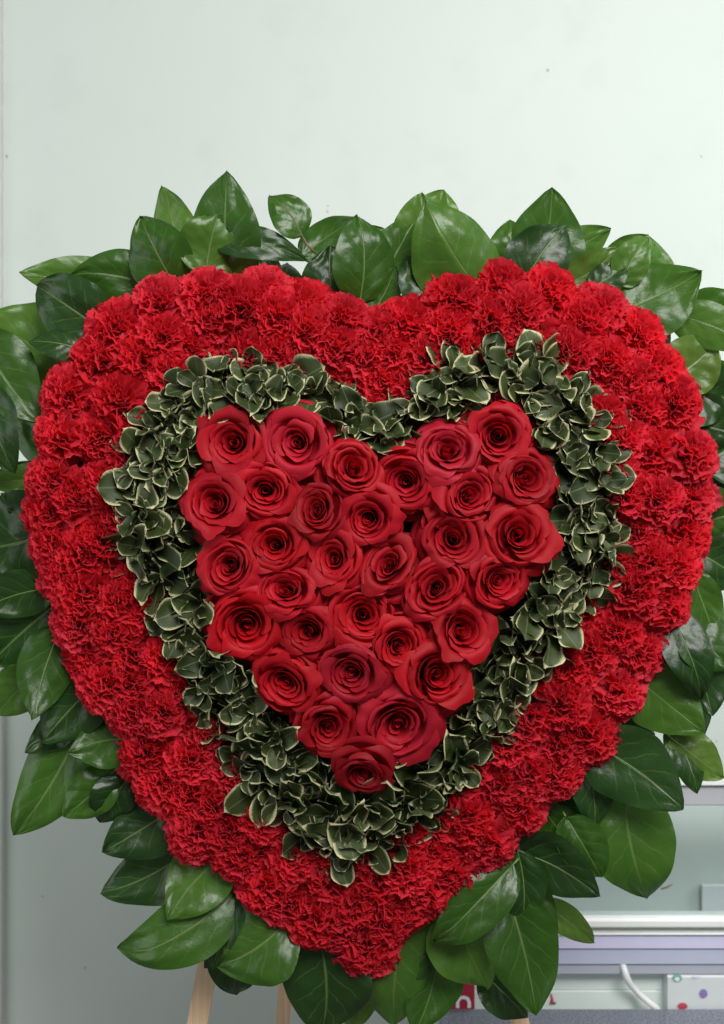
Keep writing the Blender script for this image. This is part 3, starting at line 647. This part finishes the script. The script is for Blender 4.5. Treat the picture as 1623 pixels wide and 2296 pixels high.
# tile, base, tip, width, colour, layer (0 behind .. 5 in front), label, options
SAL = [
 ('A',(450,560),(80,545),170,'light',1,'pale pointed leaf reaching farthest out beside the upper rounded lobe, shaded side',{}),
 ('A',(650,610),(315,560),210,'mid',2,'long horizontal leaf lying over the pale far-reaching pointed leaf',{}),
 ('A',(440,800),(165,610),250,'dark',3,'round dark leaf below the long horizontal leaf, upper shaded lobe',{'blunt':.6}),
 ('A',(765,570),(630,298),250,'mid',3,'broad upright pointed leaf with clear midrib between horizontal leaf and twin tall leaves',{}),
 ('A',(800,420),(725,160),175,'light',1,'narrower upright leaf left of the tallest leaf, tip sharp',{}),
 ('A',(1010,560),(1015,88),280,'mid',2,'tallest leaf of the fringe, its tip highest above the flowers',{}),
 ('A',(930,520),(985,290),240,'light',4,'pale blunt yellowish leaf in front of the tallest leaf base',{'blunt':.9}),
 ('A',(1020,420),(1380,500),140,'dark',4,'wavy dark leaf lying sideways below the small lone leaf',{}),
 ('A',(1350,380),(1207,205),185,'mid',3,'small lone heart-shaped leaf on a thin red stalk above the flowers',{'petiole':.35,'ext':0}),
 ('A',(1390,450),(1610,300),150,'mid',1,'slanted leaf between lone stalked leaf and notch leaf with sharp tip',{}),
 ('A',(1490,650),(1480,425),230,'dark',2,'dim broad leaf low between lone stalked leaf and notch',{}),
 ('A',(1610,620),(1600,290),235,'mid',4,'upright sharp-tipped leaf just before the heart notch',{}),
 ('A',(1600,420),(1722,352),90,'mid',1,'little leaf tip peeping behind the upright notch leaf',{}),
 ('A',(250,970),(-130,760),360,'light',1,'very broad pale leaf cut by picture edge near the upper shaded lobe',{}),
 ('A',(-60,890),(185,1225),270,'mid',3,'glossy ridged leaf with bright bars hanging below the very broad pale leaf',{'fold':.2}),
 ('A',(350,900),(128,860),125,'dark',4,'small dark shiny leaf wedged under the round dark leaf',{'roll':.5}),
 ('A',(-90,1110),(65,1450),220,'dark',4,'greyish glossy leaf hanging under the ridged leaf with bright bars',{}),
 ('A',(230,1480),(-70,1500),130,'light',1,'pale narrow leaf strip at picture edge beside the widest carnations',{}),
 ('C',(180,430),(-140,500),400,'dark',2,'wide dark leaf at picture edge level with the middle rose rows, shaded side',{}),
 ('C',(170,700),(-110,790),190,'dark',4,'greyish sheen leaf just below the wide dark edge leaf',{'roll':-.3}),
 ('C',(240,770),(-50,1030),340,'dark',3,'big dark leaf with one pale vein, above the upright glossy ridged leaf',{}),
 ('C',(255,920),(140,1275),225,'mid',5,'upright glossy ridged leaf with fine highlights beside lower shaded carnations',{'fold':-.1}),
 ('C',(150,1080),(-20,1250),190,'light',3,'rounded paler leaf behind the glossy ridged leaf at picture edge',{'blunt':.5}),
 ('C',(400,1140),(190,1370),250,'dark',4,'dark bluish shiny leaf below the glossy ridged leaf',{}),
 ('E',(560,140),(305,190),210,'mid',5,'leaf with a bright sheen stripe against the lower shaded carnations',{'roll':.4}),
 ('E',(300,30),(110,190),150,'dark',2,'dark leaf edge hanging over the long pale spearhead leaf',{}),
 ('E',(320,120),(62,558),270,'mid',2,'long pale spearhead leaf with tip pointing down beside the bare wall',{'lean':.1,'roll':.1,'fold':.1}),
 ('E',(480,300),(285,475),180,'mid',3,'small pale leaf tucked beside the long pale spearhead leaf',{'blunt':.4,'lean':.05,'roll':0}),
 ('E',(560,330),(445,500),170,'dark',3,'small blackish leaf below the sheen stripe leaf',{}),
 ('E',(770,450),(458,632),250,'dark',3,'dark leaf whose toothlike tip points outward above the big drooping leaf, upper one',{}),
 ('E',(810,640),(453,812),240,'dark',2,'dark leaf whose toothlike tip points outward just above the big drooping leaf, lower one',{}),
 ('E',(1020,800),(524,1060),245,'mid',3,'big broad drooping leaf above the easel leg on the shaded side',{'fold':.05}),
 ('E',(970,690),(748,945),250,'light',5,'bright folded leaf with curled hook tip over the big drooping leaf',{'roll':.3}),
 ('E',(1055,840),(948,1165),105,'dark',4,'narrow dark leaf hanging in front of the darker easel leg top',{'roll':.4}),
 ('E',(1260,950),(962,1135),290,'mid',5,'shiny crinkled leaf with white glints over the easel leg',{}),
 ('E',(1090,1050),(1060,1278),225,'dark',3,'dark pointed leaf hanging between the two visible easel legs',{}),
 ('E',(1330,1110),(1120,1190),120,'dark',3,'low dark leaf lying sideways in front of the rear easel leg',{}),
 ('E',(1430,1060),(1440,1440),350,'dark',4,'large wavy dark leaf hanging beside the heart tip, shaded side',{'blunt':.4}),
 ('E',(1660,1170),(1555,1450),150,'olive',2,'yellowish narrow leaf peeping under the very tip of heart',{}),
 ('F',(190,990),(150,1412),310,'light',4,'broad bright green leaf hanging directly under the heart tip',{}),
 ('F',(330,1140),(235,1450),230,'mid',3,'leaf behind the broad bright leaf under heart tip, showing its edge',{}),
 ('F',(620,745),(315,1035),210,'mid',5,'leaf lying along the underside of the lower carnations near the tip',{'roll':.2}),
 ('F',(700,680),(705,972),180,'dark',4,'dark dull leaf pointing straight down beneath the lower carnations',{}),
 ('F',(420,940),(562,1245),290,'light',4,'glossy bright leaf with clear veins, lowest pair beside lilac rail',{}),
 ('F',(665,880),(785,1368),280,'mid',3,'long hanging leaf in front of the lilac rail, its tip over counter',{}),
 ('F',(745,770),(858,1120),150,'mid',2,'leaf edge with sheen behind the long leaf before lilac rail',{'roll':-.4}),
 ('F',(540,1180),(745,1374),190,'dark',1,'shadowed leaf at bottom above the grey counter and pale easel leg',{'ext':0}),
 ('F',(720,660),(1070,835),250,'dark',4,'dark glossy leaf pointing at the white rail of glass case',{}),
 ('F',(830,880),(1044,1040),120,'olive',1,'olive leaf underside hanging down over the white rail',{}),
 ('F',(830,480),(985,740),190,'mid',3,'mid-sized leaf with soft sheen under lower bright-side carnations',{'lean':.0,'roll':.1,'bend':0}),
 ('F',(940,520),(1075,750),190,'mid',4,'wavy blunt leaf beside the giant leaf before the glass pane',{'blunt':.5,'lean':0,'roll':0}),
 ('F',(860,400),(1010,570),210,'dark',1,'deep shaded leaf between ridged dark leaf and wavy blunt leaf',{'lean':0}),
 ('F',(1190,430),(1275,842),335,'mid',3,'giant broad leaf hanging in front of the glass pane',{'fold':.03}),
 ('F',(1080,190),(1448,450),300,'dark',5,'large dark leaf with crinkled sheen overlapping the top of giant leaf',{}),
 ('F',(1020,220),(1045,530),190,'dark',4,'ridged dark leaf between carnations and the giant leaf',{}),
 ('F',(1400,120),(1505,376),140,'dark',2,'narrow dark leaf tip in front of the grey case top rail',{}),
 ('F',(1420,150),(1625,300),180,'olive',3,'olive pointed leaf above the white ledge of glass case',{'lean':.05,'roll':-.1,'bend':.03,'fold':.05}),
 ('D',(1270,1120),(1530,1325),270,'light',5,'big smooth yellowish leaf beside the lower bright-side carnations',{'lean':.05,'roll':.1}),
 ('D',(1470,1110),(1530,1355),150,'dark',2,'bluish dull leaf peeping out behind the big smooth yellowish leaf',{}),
 ('D',(1500,970),(1575,1255),200,'dark',3,'sharp dark leaf pointing down at the bare wall, picture edge',{}),
 ('D',(1390,830),(1520,1180),190,'dark',4,'dark leaf with lit rim directly above the big smooth yellowish leaf',{}),
 ('D',(1460,830),(1650,1040),230,'mid',3,'broad mid-green leaf at picture edge beyond the lit-rim dark leaf',{}),
 ('D',(1500,670),(1610,960),170,'mid',4,'shiny folded leaf beside carnations at picture edge, bright side',{}),
 ('D',(1530,395),(1720,350),240,'mid',2,'leaf cut by picture edge just under the widest carnations, bright side',{}),
 ('D',(1520,530),(1700,650),240,'dark',2,'shadowed leaf cut by picture edge above the shiny folded leaf',{}),
 ('D',(1550,110),(1720,-10),270,'dark',2,'shadowed leaf behind the outermost carnation, bright side',{}),
 ('D',(1560,250),(1720,310),220,'dark',1,'deepest shadowed leaf behind widest bright-side carnations',{}),
 ('B',(1210,700),(1525,542),310,'mid',4,'broad two-toned leaf with thin hooked tip at the bright upper shoulder',{}),
 ('B',(1470,720),(1730,680),150,'mid',2,'leaf cut by picture edge beyond the two-toned hooked leaf',{}),
 ('B',(1440,765),(1730,910),170,'light',3,'very glossy leaf with white glare bars at picture edge',{'roll':.3}),
 ('B',(1410,1000),(1580,865),240,'olive',4,'rounded olive leaf with turned-up lip below the glare-barred leaf',{'blunt':.7}),
 ('B',(1550,1000),(1710,1010),100,'light',2,'thin pale leaf at picture edge touching the rounded olive leaf',{}),
 ('B',(1440,1080),(1690,1130),270,'dark',3,'dark leaf at picture edge below the rounded olive leaf',{}),
 ('B',(1480,1210),(1700,1270),240,'dark',2,'dim leaf at picture edge above the outermost bright-side carnation',{}),
 ('B',(770,560),(855,165),310,'mid',2,'tall upright oval leaf, highest one over the bright lobe',{}),
 ('B',(735,600),(915,335),250,'dark',4,'dark crinkled shiny leaf leaning across the tall upright oval leaf',{'bend':.1}),
 ('B',(900,490),(1118,352),160,'light',1,'pale glaring leaf pointing sideways behind the tall upright oval leaf',{}),
 ('B',(640,520),(665,312),170,'mid',1,'leaf peeping between the large folded leaf and tall oval leaf',{}),
 ('B',(950,580),(1150,435),150,'olive',3,'yellow-green leaf low beyond the dark crinkled leaf',{}),
 ('B',(1050,600),(1188,500),130,'dark',4,'small shadowed leaf directly above carnations near the yellow-green leaf',{}),
 ('B',(1180,570),(1285,392),150,'light',4,'fresh green leaf standing before the crinkled pale leaf',{}),
 ('B',(1240,560),(1285,378),300,'light',2,'crinkled pale glossy round leaf at the bright upper shoulder',{'blunt':.6}),
 ('B',(500,580),(285,225),330,'light',5,'largest shiny folded leaf with bright ridge above the bright lobe',{'fold':-.25}),
 ('B',(300,380),(370,180),200,'light',1,'pale rounded leaf top behind the largest shiny folded leaf',{'blunt':.6}),
 ('B',(220,460),(270,190),210,'light',2,'pale leaf leaning behind the largest shiny folded leaf, notch side',{'blunt':.3}),
 ('B',(110,560),(262,285),210,'mid',3,'mid-green leaf standing on the bright side of heart notch',{}),
 ('B',(270,680),(200,472),165,'dark',5,'small dark oval leaf low before the largest shiny folded leaf',{'blunt':.5}),
 ('B',(60,700),(150,520),130,'mid',4,'small glossy leaf right in the heart notch',{}),
 ('B',(340,650),(285,420),220,'mid',4,'leaf under the largest shiny folded leaf touching carnations',{}),
 ('B',(30,670),(-5,330),190,'dark',2,'dim leaf in the notch behind the upright sharp-tipped leaf',{}),
]
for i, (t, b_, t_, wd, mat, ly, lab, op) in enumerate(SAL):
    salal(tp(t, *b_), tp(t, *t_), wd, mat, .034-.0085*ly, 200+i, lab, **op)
# darker leaves of the second row, seen in the gaps between the broad ones
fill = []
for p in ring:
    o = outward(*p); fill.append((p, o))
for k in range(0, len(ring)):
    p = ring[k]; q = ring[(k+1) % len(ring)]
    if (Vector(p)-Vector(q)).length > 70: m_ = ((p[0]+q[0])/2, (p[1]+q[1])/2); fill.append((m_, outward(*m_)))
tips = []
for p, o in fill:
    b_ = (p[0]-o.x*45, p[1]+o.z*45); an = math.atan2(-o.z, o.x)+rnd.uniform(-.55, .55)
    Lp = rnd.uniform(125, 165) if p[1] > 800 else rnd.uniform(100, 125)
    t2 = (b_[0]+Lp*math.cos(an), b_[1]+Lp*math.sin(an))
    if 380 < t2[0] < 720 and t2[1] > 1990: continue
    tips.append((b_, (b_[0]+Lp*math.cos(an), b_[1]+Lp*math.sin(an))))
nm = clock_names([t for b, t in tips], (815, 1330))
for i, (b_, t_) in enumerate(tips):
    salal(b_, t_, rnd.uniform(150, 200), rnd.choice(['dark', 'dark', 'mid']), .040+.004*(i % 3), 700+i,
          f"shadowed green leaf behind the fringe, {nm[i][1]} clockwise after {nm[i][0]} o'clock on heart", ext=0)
